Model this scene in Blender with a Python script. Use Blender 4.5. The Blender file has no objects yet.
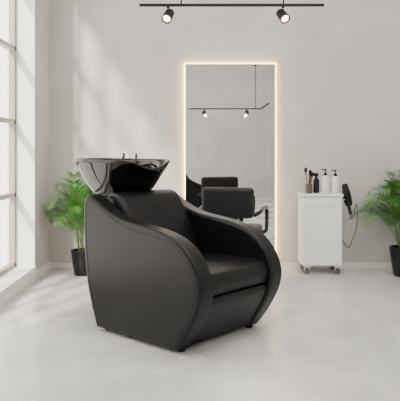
import bpy, bmesh, math, random
from mathutils import Vector, Matrix
random.seed(4)
S=bpy.context.scene
COL=S.collection
H=1.10; F=620.0
YW=5.78; XL=-1.40; XR=3.0; YR=-3.2; ZC=3.6

# ---------------------------------------------------------------- materials
def mat(name,col,rough=0.5,metal=0.0,spec=0.5,coat=0.0,emis=None,estr=0.0,bump=None,var=None,trans=0.0,rvar=None):
    m=bpy.data.materials.new(name); m.use_nodes=True
    nt=m.node_tree; b=nt.nodes['Principled BSDF']
    b.inputs['Base Color'].default_value=(*col,1)
    b.inputs['Roughness'].default_value=rough
    b.inputs['Metallic'].default_value=metal
    b.inputs['Specular IOR Level'].default_value=spec
    b.inputs['Coat Weight'].default_value=coat
    b.inputs['Coat Roughness'].default_value=0.05
    b.inputs['Transmission Weight'].default_value=trans
    if emis:
        b.inputs['Emission Color'].default_value=(*emis,1)
        b.inputs['Emission Strength'].default_value=estr
    tc=nt.nodes.new('ShaderNodeTexCoord')
    if var:
        col2,scale,detail,lo,hi=var
        n=nt.nodes.new('ShaderNodeTexNoise'); n.inputs['Scale'].default_value=scale; n.inputs['Detail'].default_value=detail
        r=nt.nodes.new('ShaderNodeMapRange'); r.inputs[1].default_value=lo; r.inputs[2].default_value=hi
        mx=nt.nodes.new('ShaderNodeMix'); mx.data_type='RGBA'
        mx.inputs[6].default_value=(*col,1); mx.inputs[7].default_value=(*col2,1)
        nt.links.new(tc.outputs['Object'],n.inputs['Vector'])
        nt.links.new(n.outputs['Fac'],r.inputs[0]); nt.links.new(r.outputs[0],mx.inputs[0])
        nt.links.new(mx.outputs[2],b.inputs['Base Color'])
    if rvar:
        scale,a0,a1=rvar
        n=nt.nodes.new('ShaderNodeTexNoise'); n.inputs['Scale'].default_value=scale; n.inputs['Detail'].default_value=5
        r=nt.nodes.new('ShaderNodeMapRange'); r.inputs[1].default_value=0.35; r.inputs[2].default_value=0.65; r.inputs[3].default_value=a0; r.inputs[4].default_value=a1
        nt.links.new(tc.outputs['Object'],n.inputs['Vector'])
        nt.links.new(n.outputs['Fac'],r.inputs[0]); nt.links.new(r.outputs[0],b.inputs['Roughness'])
    if bump:
        scale,strength,dist=bump
        n=nt.nodes.new('ShaderNodeTexNoise'); n.inputs['Scale'].default_value=scale; n.inputs['Detail'].default_value=6
        bp=nt.nodes.new('ShaderNodeBump'); bp.inputs['Strength'].default_value=strength; bp.inputs['Distance'].default_value=dist
        nt.links.new(tc.outputs['Object'],n.inputs['Vector'])
        nt.links.new(n.outputs['Fac'],bp.inputs['Height']); nt.links.new(bp.outputs[0],b.inputs['Normal'])
    return m
M_wall=mat('plaster_wall',(0.635,0.617,0.597),0.9,spec=0.2,var=((0.55,0.535,0.52),2.4,10,0.35,0.7),bump=(14,0.15,0.01))
M_white=mat('white_paint',(0.88,0.87,0.85),0.6)
M_ceil=mat('ceiling_paint',(0.8,0.79,0.78),0.9)
M_floor=mat('polished_concrete',(0.70,0.697,0.692),0.25,spec=0.5,var=((0.53,0.53,0.53),3.2,12,0.35,0.72),rvar=(2.0,0.18,0.34))
M_frame=mat('window_frame_paint',(0.36,0.31,0.25),0.5)
M_leather=mat('black_leather',(0.003,0.003,0.0035),0.38,spec=0.28,bump=(260,0.2,0.001))
M_leather2=mat('black_leather_piping',(0.003,0.003,0.003),0.5,spec=0.2)
M_gloss=mat('glossy_black_ceramic',(0.002,0.002,0.0025),0.05,spec=0.5)
M_chrome=mat('chrome',(0.8,0.8,0.8),0.12,metal=1.0)
M_blackm=mat('matte_black_metal',(0.008,0.008,0.008),0.45,spec=0.3)
M_mirror=mat('mirror_silver',(0.78,0.79,0.79),0.01,metal=1.0)
M_led=mat('led_strip_glow',(1,0.8,0.55),0.5,emis=(1.0,0.66,0.22),estr=10.0)
M_bulb=mat('spot_bulb_glow',(1,0.9,0.7),0.5,emis=(1.0,0.68,0.30),estr=14.0)
M_cart=mat('white_lacquer',(0.92,0.92,0.92),0.35)
M_grey=mat('grey_plastic',(0.12,0.12,0.125),0.4)
M_bottle=mat('white_bottle_plastic',(0.82,0.81,0.79),0.35)
M_black=mat('black_plastic',(0.01,0.01,0.01),0.3,spec=0.3)
M_leaf=mat('palm_leaf',(0.028,0.115,0.018),0.45,spec=0.3,var=((0.10,0.27,0.04),5,3,0.35,0.68))
M_stem=mat('palm_stem',(0.12,0.2,0.05),0.5)
M_pot=mat('black_pot_glaze',(0.008,0.008,0.009),0.3,spec=0.3)
M_soil=mat('soil',(0.04,0.028,0.02),0.95,bump=(60,0.8,0.01))
M_wood=mat('brush_wood',(0.3,0.14,0.06),0.5)
M_seatgrey=mat('charcoal_leather',(0.013,0.013,0.015),0.45,spec=0.3)
M_glass=bpy.data.materials.new('window_glass'); M_glass.use_nodes=True
nt=M_glass.node_tree; nt.nodes.clear()
o=nt.nodes.new('ShaderNodeOutputMaterial'); a=nt.nodes.new('ShaderNodeBsdfTransparent'); g=nt.nodes.new('ShaderNodeBsdfGlossy'); mx=nt.nodes.new('ShaderNodeMixShader')
g.inputs['Roughness'].default_value=0.02; mx.inputs[0].default_value=0.05
nt.links.new(a.outputs[0],mx.inputs[1]); nt.links.new(g.outputs[0],mx.inputs[2]); nt.links.new(mx.outputs[0],o.inputs[0])

# ---------------------------------------------------------------- helpers
def link(ob,parent=None):
    COL.objects.link(ob)
    if parent: ob.parent=parent
    return ob
def obj_bm(name,bm,m,parent=None,smooth=True,loc=(0,0,0),rot=(0,0,0)):
    bmesh.ops.recalc_face_normals(bm,faces=bm.faces)
    me=bpy.data.meshes.new(name); bm.to_mesh(me); bm.free()
    me.materials.append(m)
    if smooth: me.shade_smooth()
    ob=bpy.data.objects.new(name,me); ob.location=loc; ob.rotation_euler=rot
    return link(ob,parent)
def wn(ob):
    md=ob.modifiers.new('wn','WEIGHTED_NORMAL'); md.keep_sharp=False
    return ob
def box(name,lo,hi,m,parent=None,bev=0.0,seg=3,smooth=None,rot=(0,0,0)):
    bm=bmesh.new(); bmesh.ops.create_cube(bm,size=1)
    c=[(lo[i]+hi[i])/2 for i in range(3)]; d=[hi[i]-lo[i] for i in range(3)]
    for v in bm.verts: v.co=Vector((v.co.x*d[0],v.co.y*d[1],v.co.z*d[2]))
    if bev>0: bmesh.ops.bevel(bm,geom=list(bm.edges),offset=bev,segments=seg,affect='EDGES',profile=0.5)
    ob=obj_bm(name,bm,m,parent,smooth=bev>0,loc=c,rot=rot)
    if bev>0: wn(ob)
    return ob
def boxes(name,lst,m,parent=None):
    bm=bmesh.new()
    for lo,hi in lst:
        r=bmesh.ops.create_cube(bm,size=1)
        for v in r['verts']:
            v.co=Vector([(lo[i]+hi[i])/2+v.co[i]*(hi[i]-lo[i]) for i in range(3)])
    return obj_bm(name,bm,m,parent,smooth=False)
def lathe(name,prof,m,parent=None,seg=40,loc=(0,0,0),rot=(0,0,0),cap=True):
    bm=bmesh.new(); rings=[]
    for r,z in prof:
        rings.append([bm.verts.new((r*math.cos(2*math.pi*i/seg),r*math.sin(2*math.pi*i/seg),z)) for i in range(seg)])
    for a,b in zip(rings,rings[1:]):
        for i in range(seg):
            bm.faces.new((a[i],a[(i+1)%seg],b[(i+1)%seg],b[i]))
    if cap:
        bm.faces.new(rings[0]); bm.faces.new(rings[-1])
    ob=obj_bm(name,bm,m,parent,loc=loc,rot=rot)
    md=ob.modifiers.new('es','EDGE_SPLIT'); md.split_angle=math.radians(40)
    return ob
def tube(name,pts,r,m,parent=None,cyclic=False,smoothc=True,taper=None):
    cu=bpy.data.curves.new(name,'CURVE'); cu.dimensions='3D'; cu.bevel_depth=r; cu.bevel_resolution=4; cu.use_fill_caps=True
    if smoothc:
        sp=cu.splines.new('NURBS'); sp.points.add(len(pts)-1)
        for p,q in zip(sp.points,pts): p.co=(*q,1)
        sp.order_u=3; sp.use_endpoint_u=not cyclic; sp.use_cyclic_u=cyclic; sp.resolution_u=8
    else:
        sp=cu.splines.new('POLY'); sp.points.add(len(pts)-1)
        for p,q in zip(sp.points,pts): p.co=(*q,1)
        sp.use_cyclic_u=cyclic
    cu.materials.append(m)
    ob=bpy.data.objects.new(name,cu); link(ob,parent)
    return ob
def empty(name,loc=(0,0,0),rz=0.0):
    e=bpy.data.objects.new(name,None); e.empty_display_size=0.1; e.location=loc; e.rotation_euler=(0,0,rz); COL.objects.link(e); return e
def catmull(P,n=6,closed=True):
    out=[]; N=len(P)
    for i in range(N if closed else N-1):
        p0,p1,p2,p3=[Vector(P[(i+k-1)%N]) if closed else Vector(P[max(0,min(N-1,i+k-1))]) for k in range(4)]
        for j in range(n):
            t=j/n
            out.append(0.5*((2*p1)+(-p0+p2)*t+(2*p0-5*p1+4*p2-p3)*t*t+(-p0+3*p1-3*p2+p3)*t**3))
    if not closed: out.append(Vector(P[-1]))
    return out
def prism(name,prof,y0,y1,m,parent=None,bev=0.03,seg=5):
    """profile in x,z extruded along y, big rounded rim"""
    bm=bmesh.new()
    a=[bm.verts.new((p[0],y0,p[1])) for p in prof]; b=[bm.verts.new((p[0],y1,p[1])) for p in prof]
    f0=bm.faces.new(a); f1=bm.faces.new(b[::-1]); n=len(a)
    for i in range(n): bm.faces.new((a[i],b[i],b[(i+1)%n],a[(i+1)%n]))
    bmesh.ops.recalc_face_normals(bm,faces=bm.faces)
    es=list(f0.edges)+list(f1.edges)
    if bev>0: bmesh.ops.bevel(bm,geom=es,offset=bev,segments=seg,affect='EDGES',profile=0.5,clamp_overlap=True)
    ob=obj_bm(name,bm,m,parent)
    wn(ob)
    return ob

# ---------------------------------------------------------------- room
box('floor',(XL-0.3,YR-0.2,-0.1),(XR+0.2,YW+0.2,0),M_floor)
box('ceiling',(XL-0.3,YR-0.2,ZC),(XR+0.2,YW+0.2,ZC+0.1),M_ceil)
box('wall_back',(XL-0.3,YW,0),(XR+0.2,YW+0.2,ZC),M_wall)
box('wall_rear',(XL-0.3,YR-0.2,0),(XR+0.2,YR,ZC),M_wall)
box('wall_right',(XR,YR,0),(XR+0.2,YW,ZC),M_wall)
WZ0=0.105; ST=0.617; WZ1=WZ0+5*ST
XO=XL-0.24
W2=(-2.9,-0.6)
wins=[(2.55,5.26),W2]
parts=[((XO,YR,0),(XL,YW,WZ0)),((XO,YR,WZ1),(XL,YW,ZC)),
       ((XO,5.26,WZ0),(XL,YW,WZ1)),((XO,W2[1],WZ0),(XL,2.55,WZ1)),((XO,YR,WZ0),(XL,W2[0],WZ1))]
wl=boxes('wall_left',parts,M_wall)
for k,(y0,y1) in enumerate(wins):
    boxes('trim_%d'%(k+1),[((XO,y1-0.006,WZ0),(XL-0.001,y1,WZ1)),((XO,y0,WZ0),(XL-0.001,y0+0.006,WZ1)),
        ((XO,y0,WZ0-0.03),(XL+0.012,y1,WZ0+0.008)),((XO,y0,WZ1-0.006),(XL-0.001,y1,WZ1))],M_white)
    e=empty('window_%d'%(k+1),(0,0,0))
    xw=XL-0.21; bars=[]
    t=0.018
    for j in range(6):
        z=WZ0+j*ST
        z=min(max(z,WZ0+0.008+t),WZ1-0.006-t)
        bars.append(((xw,y0+0.006,z-t),(xw+0.05,y1-0.006,z+t)))
    nv=5; stp=(y1-y0-0.012)/nv
    for j in range(nv+1):
        y=min(max(y0+0.006+j*stp,y0+0.006+t),y1-0.006-t)
        bars.append(((xw,y-t,WZ0+0.01),(xw+0.05,y+t,WZ1-0.008)))
    boxes('frame',bars,M_frame,e)
    boxes('glass',[((xw+0.02,y0+0.02,WZ0+0.02),(xw+0.026,y1-0.02,WZ1-0.02))],M_glass,e)
box('baseboard_back',(XL,YW-0.014,0),(XR,YW,0.05),M_white)
box('baseboard_left',(XL,YR,0),(XL+0.012,YW-0.014,0.07),M_white)

# ---------------------------------------------------------------- wall mirror
mr=empty('backlit_wall_mirror',(0,0,0))
mx0,mx1,mz0,mz1=-0.135,0.695,0.08,1.895
box('glass_panel',(mx0,YW-0.045,mz0),(mx1,YW-0.039,mz1),M_mirror,mr)
box('backing_box',(mx0+0.05,YW-0.0385,mz0+0.05),(mx1-0.05,YW-0.001,mz1-0.05),M_blackm,mr)
s=0.014
boxes('led_strip',[((mx0-s,YW-0.034,mz0),(mx0+0.004,YW-0.010,mz1)),((mx1-0.004,YW-0.034,mz0),(mx1+s,YW-0.010,mz1)),
      ((mx0-s,YW-0.034,mz1),(mx1+s,YW-0.010,mz1+s)),((mx0-s,YW-0.034,mz0-s),(mx1+s,YW-0.010,mz0))],M_led,mr)

# ---------------------------------------------------------------- hair wash chair
R0=math.radians(-42)
ch=empty('hair_wash_chair',(-0.142,3.844,0),R0)
armO=[(-0.325,0.02),(-0.365,0.12),(-0.41,0.25),(-0.437,0.40),(-0.45,0.55),(-0.452,0.70),(-0.443,0.79),(-0.41,0.822),(-0.35,0.80),
      (-0.22,0.735),(-0.08,0.69),(0.08,0.668),(0.22,0.648),(0.34,0.615),(0.43,0.56),(0.495,0.485),(0.53,0.405),(0.535,0.335),(0.508,0.245),(0.45,0.145),(0.395,0.07),(0.355,0.02)]
def dens(P):
    return [(v.x,v.y) for v in catmull([(p[0],p[1],0) for p in P],4)]
armD=[(v.x,v.y) for v in catmull([(p[0],p[1],0) for p in armO],4,closed=False)]
for nm,ya,yb in (('arm_panel_right',-0.378,-0.262),('arm_panel_left',0.255,0.37)):
    prism(nm,armD,ya,yb,M_leather,ch,bev=0.034,seg=6)
for nm,y in (('piping_right',-0.3777),('piping_left',0.3697)):
    cx,cz=0.04,0.38
    pts=[]
    for x,z in armD:
        v=Vector((x-cx,z-cz)); L=v.length; v=v*((L-0.036)/L)
        pts.append((cx+v.x,y,cz+v.y))
    tube(nm,pts,0.0018,M_leather2,ch,cyclic=True,smoothc=False)
coreP=[(-0.33,0.02),(-0.41,0.25),(-0.435,0.45),(-0.435,0.72),(-0.42,0.80),(-0.30,0.80),(-0.22,0.60),(-0.10,0.31),(0.47,0.31),(0.48,0.26),(0.36,0.03)]
prism('body_core',coreP,-0.27,0.265,M_leather,ch,bev=0.0)
backP=[(-0.08,0.36),(-0.02,0.40),(-0.035,0.47),(-0.10,0.60),(-0.175,0.73),(-0.225,0.80),(-0.275,0.83),(-0.335,0.83),(-0.36,0.79),(-0.33,0.70),(-0.22,0.50),(-0.13,0.37)]
prism('backrest',dens(backP),-0.262,0.255,M_leather,ch,bev=0.02)
seatP=[(-0.12,0.325),(0.2,0.32),(0.47,0.312),(0.497,0.33),(0.505,0.37),(0.495,0.41),(0.46,0.435),(0.30,0.445),(0.10,0.44),(-0.08,0.43),(-0.13,0.40)]
prism('seat_cushion',dens(seatP),-0.262,0.255,M_leather,ch,bev=0.018)
frontP=[(0.42,0.30),(0.485,0.303),(0.497,0.285),(0.49,0.25),(0.44,0.155),(0.385,0.07),(0.35,0.035),(0.30,0.035),(0.34,0.16)]
prism('front_panel',dens(frontP),-0.261,0.254,M_leather,ch,bev=0.014)
box('plumbing_column',(-0.66,-0.16,0.02),(-0.38,0.16,0.80),M_leather,ch,bev=0.03)
for i,(x,y) in enumerate(((-0.28,-0.31),(-0.28,0.30),(0.33,-0.31),(0.33,0.30))):
    lathe('foot_%d'%(i+1),[(0.022,0),(0.025,0.03)],M_black,ch,loc=(x,y,0),seg=20)
def bowl():
    bm=bmesh.new(); seg=72
    rows=[(0.15,0.17,0.155,0.785,0),(0.175,0.195,0.175,0.81,0),(0.205,0.225,0.198,0.845,0),(0.24,0.26,0.222,0.89,0.1),
          (0.27,0.29,0.24,0.935,0.4),(0.302,0.315,0.257,0.978,0.8),(0.328,0.333,0.27,1.012,1),(0.34,0.343,0.278,1.028,1),(0.337,0.341,0.276,1.039,1),
          (0.322,0.326,0.263,1.038,1),(0.308,0.308,0.247,1.022,1),(0.275,0.275,0.225,0.965,0.6),(0.22,0.23,0.19,0.91,0.2),(0.16,0.16,0.14,0.865,0),(0.03,0.03,0.03,0.85,0)]
    rings=[]
    for af,ar,ay,z,dip in rows:
        ring=[]; cx=-0.52
        for i in range(seg):
            th=2*math.pi*i/seg; c,s_=math.cos(th),math.sin(th)
            e=0.82
            X=math.copysign(abs(c)**e,c)*(af if c>0 else ar); Y=math.copysign(abs(s_)**e,s_)*ay
            tt=th if th<math.pi else th-2*math.pi
            g_=math.exp(-(tt/0.42)**2)*dip
            b_=math.exp(-((abs(tt)-math.pi)/0.9)**2)*dip
            ring.append(bm.verts.new((cx+X-0.03*g_,Y,z-0.055*g_+0.006*b_)))
        rings.append(ring)
    for a,b in zip(rings,rings[1:]):
        for i in range(seg): bm.faces.new((a[i],a[(i+1)%seg],b[(i+1)%seg],b[i]))
    bm.faces.new(rings[0]); bm.faces.new(rings[-1])
    ob=obj_bm('wash_bowl',bm,M_gloss,ch)
    md=ob.modifiers.new('ss','SUBSURF'); md.levels=1; md.render_levels=1
bowl()
lathe('bowl_drain',[(0.028,0.0),(0.028,0.004),(0.012,0.006)],M_chrome,ch,loc=(-0.5,0,0.851))
lathe('tap_base',[(0.022,0),(0.022,0.012),(0.015,0.018),(0.014,0.05),(0.010,0.054)],M_black,ch,loc=(-0.68,0.15,0.985),seg=24)
tube('tap_spout',[(-0.68,0.15,1.03),(-0.68,0.15,1.08),(-0.63,0.14,1.09),(-0.60,0.13,1.04)],0.010,M_chrome,ch)
tube('tap_lever',[(-0.68,0.15,1.05),(-0.69,0.16,1.085),(-0.68,0.20,1.10)],0.005,M_chrome,ch)
tube('hand_shower_hose',[(-0.60,0.20,0.96),(-0.60,0.20,1.04),(-0.575,0.18,1.08),(-0.54,0.15,1.05),(-0.52,0.11,0.97)],0.007,M_black,ch)

# ---------------------------------------------------------------- styling chair
sc=empty('styling_chair',(0.27,5.0,0),math.radians(-14))
def rbox(name,lo,hi,m,p,b): return box(name,lo,hi,m,p,bev=b,seg=4)
rbox('seat',(-0.21,-0.2,0.40),(0.21,0.22,0.49),M_seatgrey,sc,0.03)
rbox('backrest',(-0.205,-0.27,0.58),(0.205,-0.20,0.812),M_seatgrey,sc,0.03)
boxes('back_supports',[((-0.12,-0.245,0.42),(-0.09,-0.225,0.62)),((0.09,-0.245,0.42),(0.12,-0.225,0.62))],M_blackm,sc)
for nm,sx in (('armrest_left',-1),('armrest_right',1)):
    x=sx*0.245
    tube(nm,[(sx*0.2,-0.22,0.60),(x,-0.22,0.62),(x,-0.05,0.64),(x,0.14,0.64),(x,0.19,0.60),(x,0.17,0.47),(x,0.12,0.43),(sx*0.18,0.1,0.42)],0.016,M_black,sc)
lathe('pedestal',[(0.20,0),(0.20,0.012),(0.19,0.018),(0.04,0.03),(0.03,0.05),(0.03,0.41)],M_chrome,sc)

# ---------------------------------------------------------------- trolley
tr=empty('salon_trolley',(0,0,0))
x0,x1,y0,y1=0.905,1.255,5.46,5.74
ZT=0.712
rbox('cabinet',(x0,y0+0.006,0.075),(x1,y1,0.69),M_cart,tr,0.008)
rbox('drawer_upper',(x0+0.006,y0-0.006,0.602),(x1-0.006,y0+0.02,0.683),M_cart,tr,0.004)
rbox('drawer_lower',(x0+0.006,y0-0.006,0.085),(x1-0.006,y0+0.02,0.597),M_cart,tr,0.004)
rbox('top_board',(x0-0.008,y0-0.014,0.69),(x1+0.008,y1,ZT),M_cart,tr,0.004)
for i,(x,y) in enumerate(((x0+0.04,y0+0.03),(x1-0.04,y0+0.03),(x0+0.04,y1-0.04),(x1-0.04,y1-0.04))):
    lathe('caster_wheel_%d'%(i+1),[(0.010,-0.012),(0.027,-0.011),(0.029,0),(0.027,0.011),(0.010,0.012)],M_grey,tr,loc=(x,y,0.029),rot=(0,math.radians(90),math.radians(35)),seg=24)
    boxes('caster_fork_%d'%(i+1),[((x-0.022,y-0.014,0.03),(x-0.016,y+0.014,0.066)),((x+0.016,y-0.014,0.03),(x+0.022,y+0.014,0.066)),((x-0.022,y-0.016,0.062),(x+0.022,y+0.016,0.0745))],M_chrome,tr)
tube('side_holder_ring',[(x1+0.0,5.52,0.66),(x1+0.04,5.50,0.66),(x1+0.09,5.50,0.66),(x1+0.10,5.54,0.66),(x1+0.06,5.56,0.66),(x1+0.0,5.54,0.66)],0.005,M_chrome,tr)
def pump(x,y,r,h,m,cap):
    e=empty('pump_bottle',(x,y,ZT+0.001))
    lathe('body',[(r*0.9,0),(r,0.006),(r,h*0.72),(r*0.75,h*0.82),(r*0.4,h*0.86),(r*0.4,h*0.9)],m,e,seg=28)
    lathe('collar',[(r*0.45,h*0.88),(r*0.45,h*1.0),(r*0.15,h*1.0),(r*0.15,h*1.15),(r*0.3,h*1.15),(r*0.3,h*1.2)],cap,e,seg=20)
    box('nozzle',(-0.035,-0.006,h*1.14),(0.008,0.006,h*1.2),cap,e,bev=0.002)
pump(1.125,5.56,0.034,0.18,M_bottle,M_black)
pump(1.212,5.55,0.034,0.175,M_bottle,M_black)
sp=empty('spray_bottle',(1.05,5.60,ZT+0.001))
lathe('body',[(0.026,0),(0.028,0.006),(0.028,0.11),(0.012,0.14),(0.012,0.155)],M_black,sp,seg=24)
box('trigger_head',(-0.035,-0.010,0.15),(0.018,0.010,0.18),M_black,sp,bev=0.004)
bj=empty('brush_jar',(0.975,5.56,ZT+0.001))
lathe('jar',[(0.032,0),(0.034,0.004),(0.034,0.085),(0.030,0.085),(0.030,0.008)],mat('smoked_glass_jar',(0.12,0.10,0.09),0.15),bj,seg=28)
for i in range(6):
    a=i*1.25; dx,dy=0.018*math.cos(a),0.018*math.sin(a)
    t=0.15+0.02*(i%3)
    tube('brush_handle_%d'%i,[(dx*0.5,dy*0.5,0.012),(dx*1.6,dy*1.6,t)],0.005,M_wood if i%2 else M_black,bj,smoothc=False)
    if i%2==0: lathe('brush_head_%d'%i,[(0.006,0),(0.013,0.008),(0.014,0.035),(0.006,0.045)],M_black,bj,loc=(dx*1.65,dy*1.65,t-0.005),seg=14)
# hair dryer hanging in the ring
hd=empty('hair_dryer',(x1+0.055,5.525,0.60))
lathe('barrel',[(0.020,-0.09),(0.030,-0.085),(0.036,-0.05),(0.037,0.02),(0.030,0.06),(0.026,0.10),(0.022,0.11)],M_blackm,hd,seg=28,loc=(0.0,0,0.09),rot=(0,math.radians(-12),0))
tube('handle',[(0.0,0,0.06),(0.012,-0.03,0.0),(0.02,-0.05,-0.07)],0.015,M_blackm,hd)
tube('cord',[(0.02,-0.05,-0.07),(0.025,-0.055,-0.13),(0.05,-0.05,-0.05),(0.075,-0.04,0.05),(0.09,-0.02,-0.05),(0.08,-0.02,-0.22),(0.03,-0.02,-0.32),(0.02,0.0,-0.38),(0.0,0.06,-0.36),(-0.03,0.10,-0.30)],0.005,M_grey,hd)

# ---------------------------------------------------------------- plants
def plant(x,y,pr,ph,height,spread,nf,seed):
    rnd=random.Random(seed)
    e=empty('potted_palm',(x,y,0))
    lathe('pot',[(pr*0.72,0),(pr*0.76,0.006),(pr*0.95,ph*0.75),(pr,ph*0.98),(pr,ph),(pr*0.9,ph),(pr*0.88,ph*0.85)],M_pot,e,seg=40,cap=False)
    lathe('soil',[(pr*0.7,0.01),(pr*0.88,ph*0.86),(0.01,ph*0.88)],M_soil,e,seg=32)
    bl=bmesh.new(); bs=bmesh.new()
    def clampv(v):
        wx=min(max(v.x+x,XL+0.03),XR-0.05); wy=min(v.y+y,YW-0.03)
        return Vector((wx-x,wy-y,max(v.z,0.02)))
    for k in range(nf):
        az=2*math.pi*(k*0.381966)+rnd.uniform(-.25,.25)
        u=(k+0.5)/nf
        Lh=height*(1.08-0.42*u)*rnd.uniform(.85,1.08)
        out=spread*(0.2+0.85*u)*rnd.uniform(.8,1.1)
        d=Vector((math.cos(az),math.sin(az),0))
        p0=Vector((d.x*pr*0.3,d.y*pr*0.3,ph*0.85))
        p1=p0+d*out*0.25+Vector((0,0,Lh*0.6))
        p2=p0+d*out*0.7+Vector((0,0,Lh*1.02))
        p3=p0+d*out*1.15+Vector((0,0,Lh*(0.97-0.38*u)))
        n=42; pts=[]
        for i in range(n+1):
            t=i/n
            pts.append(clampv(p0*(1-t)**3+3*p1*t*(1-t)**2+3*p2*t*t*(1-t)+p3*t**3))
        prev=None
        for i,p in enumerate(pts):
            rr=0.0038*(1-0.75*i/n)
            ring=[bs.verts.new(p+Vector((rr*math.cos(a),rr*math.sin(a),0))) for a in (0,2.09,4.19)]
            if prev:
                for j in range(3): bs.faces.new((prev[j],prev[(j+1)%3],ring[(j+1)%3],ring[j]))
            prev=ring
        for i in range(11,n+1):
            t=(i-11)/(n-11)
            p=pts[i]; tg=(pts[i]-pts[i-1])
            if tg.length<1e-5: continue
            tg.normalize()
            side=tg.cross(Vector((0,0,1)))
            if side.length<1e-3: side=Vector((1,0,0))
            side.normalize(); up=side.cross(tg).normalized()
            ln=height*0.22*(math.sin(math.pi*(0.15+0.78*t))**0.8)*rnd.uniform(.85,1.15)
            w=0.0036
            for sg in (-1,1):
                dirv=(side*sg*0.8+tg*0.7+up*rnd.uniform(-0.05,.35)).normalized()
                q=[]
                wd=dirv.cross(up).normalized()
                for j,(tt,ww) in enumerate(((0,.4),(.3,1),(.65,.8),(1,.02))):
                    c=p+dirv*ln*tt+Vector((0,0,-0.25*ln*tt*tt))
                    q.append((clampv(c+wd*w*ww),clampv(c+Vector((0,0,0.15*w))),clampv(c-wd*w*ww)))
                vs=[[bl.verts.new(v) for v in r] for r in q]
                for a_,b_ in zip(vs,vs[1:]):
                    bl.faces.new((a_[0],a_[1],b_[1],b_[0])); bl.faces.new((a_[1],a_[2],b_[2],b_[1]))
    obj_bm('fronds',bl,M_leaf,e); obj_bm('stems',bs,M_stem,e)
plant(-1.03,5.48,0.11,0.22,0.68,0.40,32,3)
plant(1.80,5.44,0.135,0.25,0.70,0.42,36,11)

# ---------------------------------------------------------------- track lights
def track(y,z,xa,xb,lamps,rods,k=1.0,face=-1,extra=None):
    e=empty('track_light',(0,0,0))
    box('rail',(xa,y-0.012*k,z-0.010*k),(xb,y+0.012*k,z+0.010*k),M_blackm,e,bev=0.003)
    if extra: box('rail_branch',extra[0],extra[1],M_blackm,e,bev=0.003)
    for i,x in enumerate(rods):
        lathe('rod_%d'%i,[(0.006*k,z+0.008),(0.006*k,ZC-0.02),(0.03,ZC-0.019),(0.03,ZC-0.001)],M_blackm,e,loc=(x,y,0),seg=16)
    for i,x in enumerate(lamps):
        lathe('adapter_%d'%i,[(0.012*k,z-0.02*k),(0.012*k,z-0.008*k)],M_blackm,e,loc=(x,y,0),seg=12)
        lathe('stem_%d'%i,[(0.005*k,z-0.06*k),(0.005*k,z-0.008*k)],M_blackm,e,loc=(x,y,0),seg=12)
        zc=z-0.082*k
        h=empty('head_%d'%i,(x,y,zc)); h.parent=e; h.rotation_euler=(math.radians(-48 if face<0 else 50),0,math.radians(25 if i%2 else -20))
        lathe('can_%d'%i,[(0.022*k,0.06*k),(0.035*k,0.05*k),(0.038*k,-0.045*k),(0.034*k,-0.045*k),(0.032*k,-0.035*k)],M_blackm,h,seg=28,cap=False)
        lathe('bulb_%d'%i,[(0.027*k,-0.034*k),(0.024*k,-0.040*k),(0.004*k,-0.043*k)],M_bulb,h,seg=24)
        l=bpy.data.lights.new('spot_lamp_%d'%i,'SPOT'); l.energy=8; l.color=(1,0.78,0.52); l.spot_size=math.radians(90); l.spot_blend=0.8; l.shadow_soft_size=0.02
        lo=bpy.data.objects.new('spot_lamp_%d'%i,l); link(lo,h); lo.location=(0,0,-0.06*k)
track(4.6,2.175,-0.45,0.92,(-0.237,0.616),(-0.14,0.62))
z2=1.1+0.066*13.46
track(-1.9,z2,-0.25,1.32,(0.1,1.0),(1.2,),k=1.3,face=1,extra=((1.30,-1.9,z2-0.013),(1.33,-0.35,z2+0.013)))

# ---------------------------------------------------------------- light
w=bpy.data.worlds.new('World'); S.world=w; w.use_nodes=True
bg=w.node_tree.nodes['Background']; bg.inputs[0].default_value=(1.0,0.95,0.87,1); bg.inputs[1].default_value=4.8
def area(name,loc,rot,sx,sy,e,col=(1,1,1)):
    l=bpy.data.lights.new(name,'AREA'); l.shape='RECTANGLE'; l.size=sx; l.size_y=sy; l.energy=e; l.color=col
    o=bpy.data.objects.new(name,l); o.location=loc; o.rotation_euler=rot; COL.objects.link(o); return o
area('ceiling_fill_light',(0.9,3.0,ZC-0.03),(0,0,0),2.6,2.6,90,(1,0.97,0.94))  # added soft fill over the chairs, light only, no real ceiling fitting
area('ceiling_fill_light.001',(0.9,-1.0,ZC-0.03),(0,0,0),2.2,2.2,55,(1,0.97,0.94))  # second added fill, unseen behind the camera, not a real fitting
sn=bpy.data.lights.new('sun','SUN'); sn.energy=8; sn.angle=math.radians(4); sn.color=(1,0.91,0.78)
so=bpy.data.objects.new('sun',sn); COL.objects.link(so)
so.rotation_euler=Vector((0.36,0.85,-0.58)).to_track_quat('-Z','Y').to_euler(); so.location=(-4,1,4)

# ---------------------------------------------------------------- camera
cd=bpy.data.cameras.new('camera'); cd.sensor_fit='VERTICAL'; cd.sensor_height=36; cd.sensor_width=36; cd.lens=F*36/401
cd.shift_y=-50.5/401
co=bpy.data.objects.new('camera',cd); COL.objects.link(co); co.location=(0,0,H); co.rotation_euler=(math.radians(90),0,0)
S.camera=co
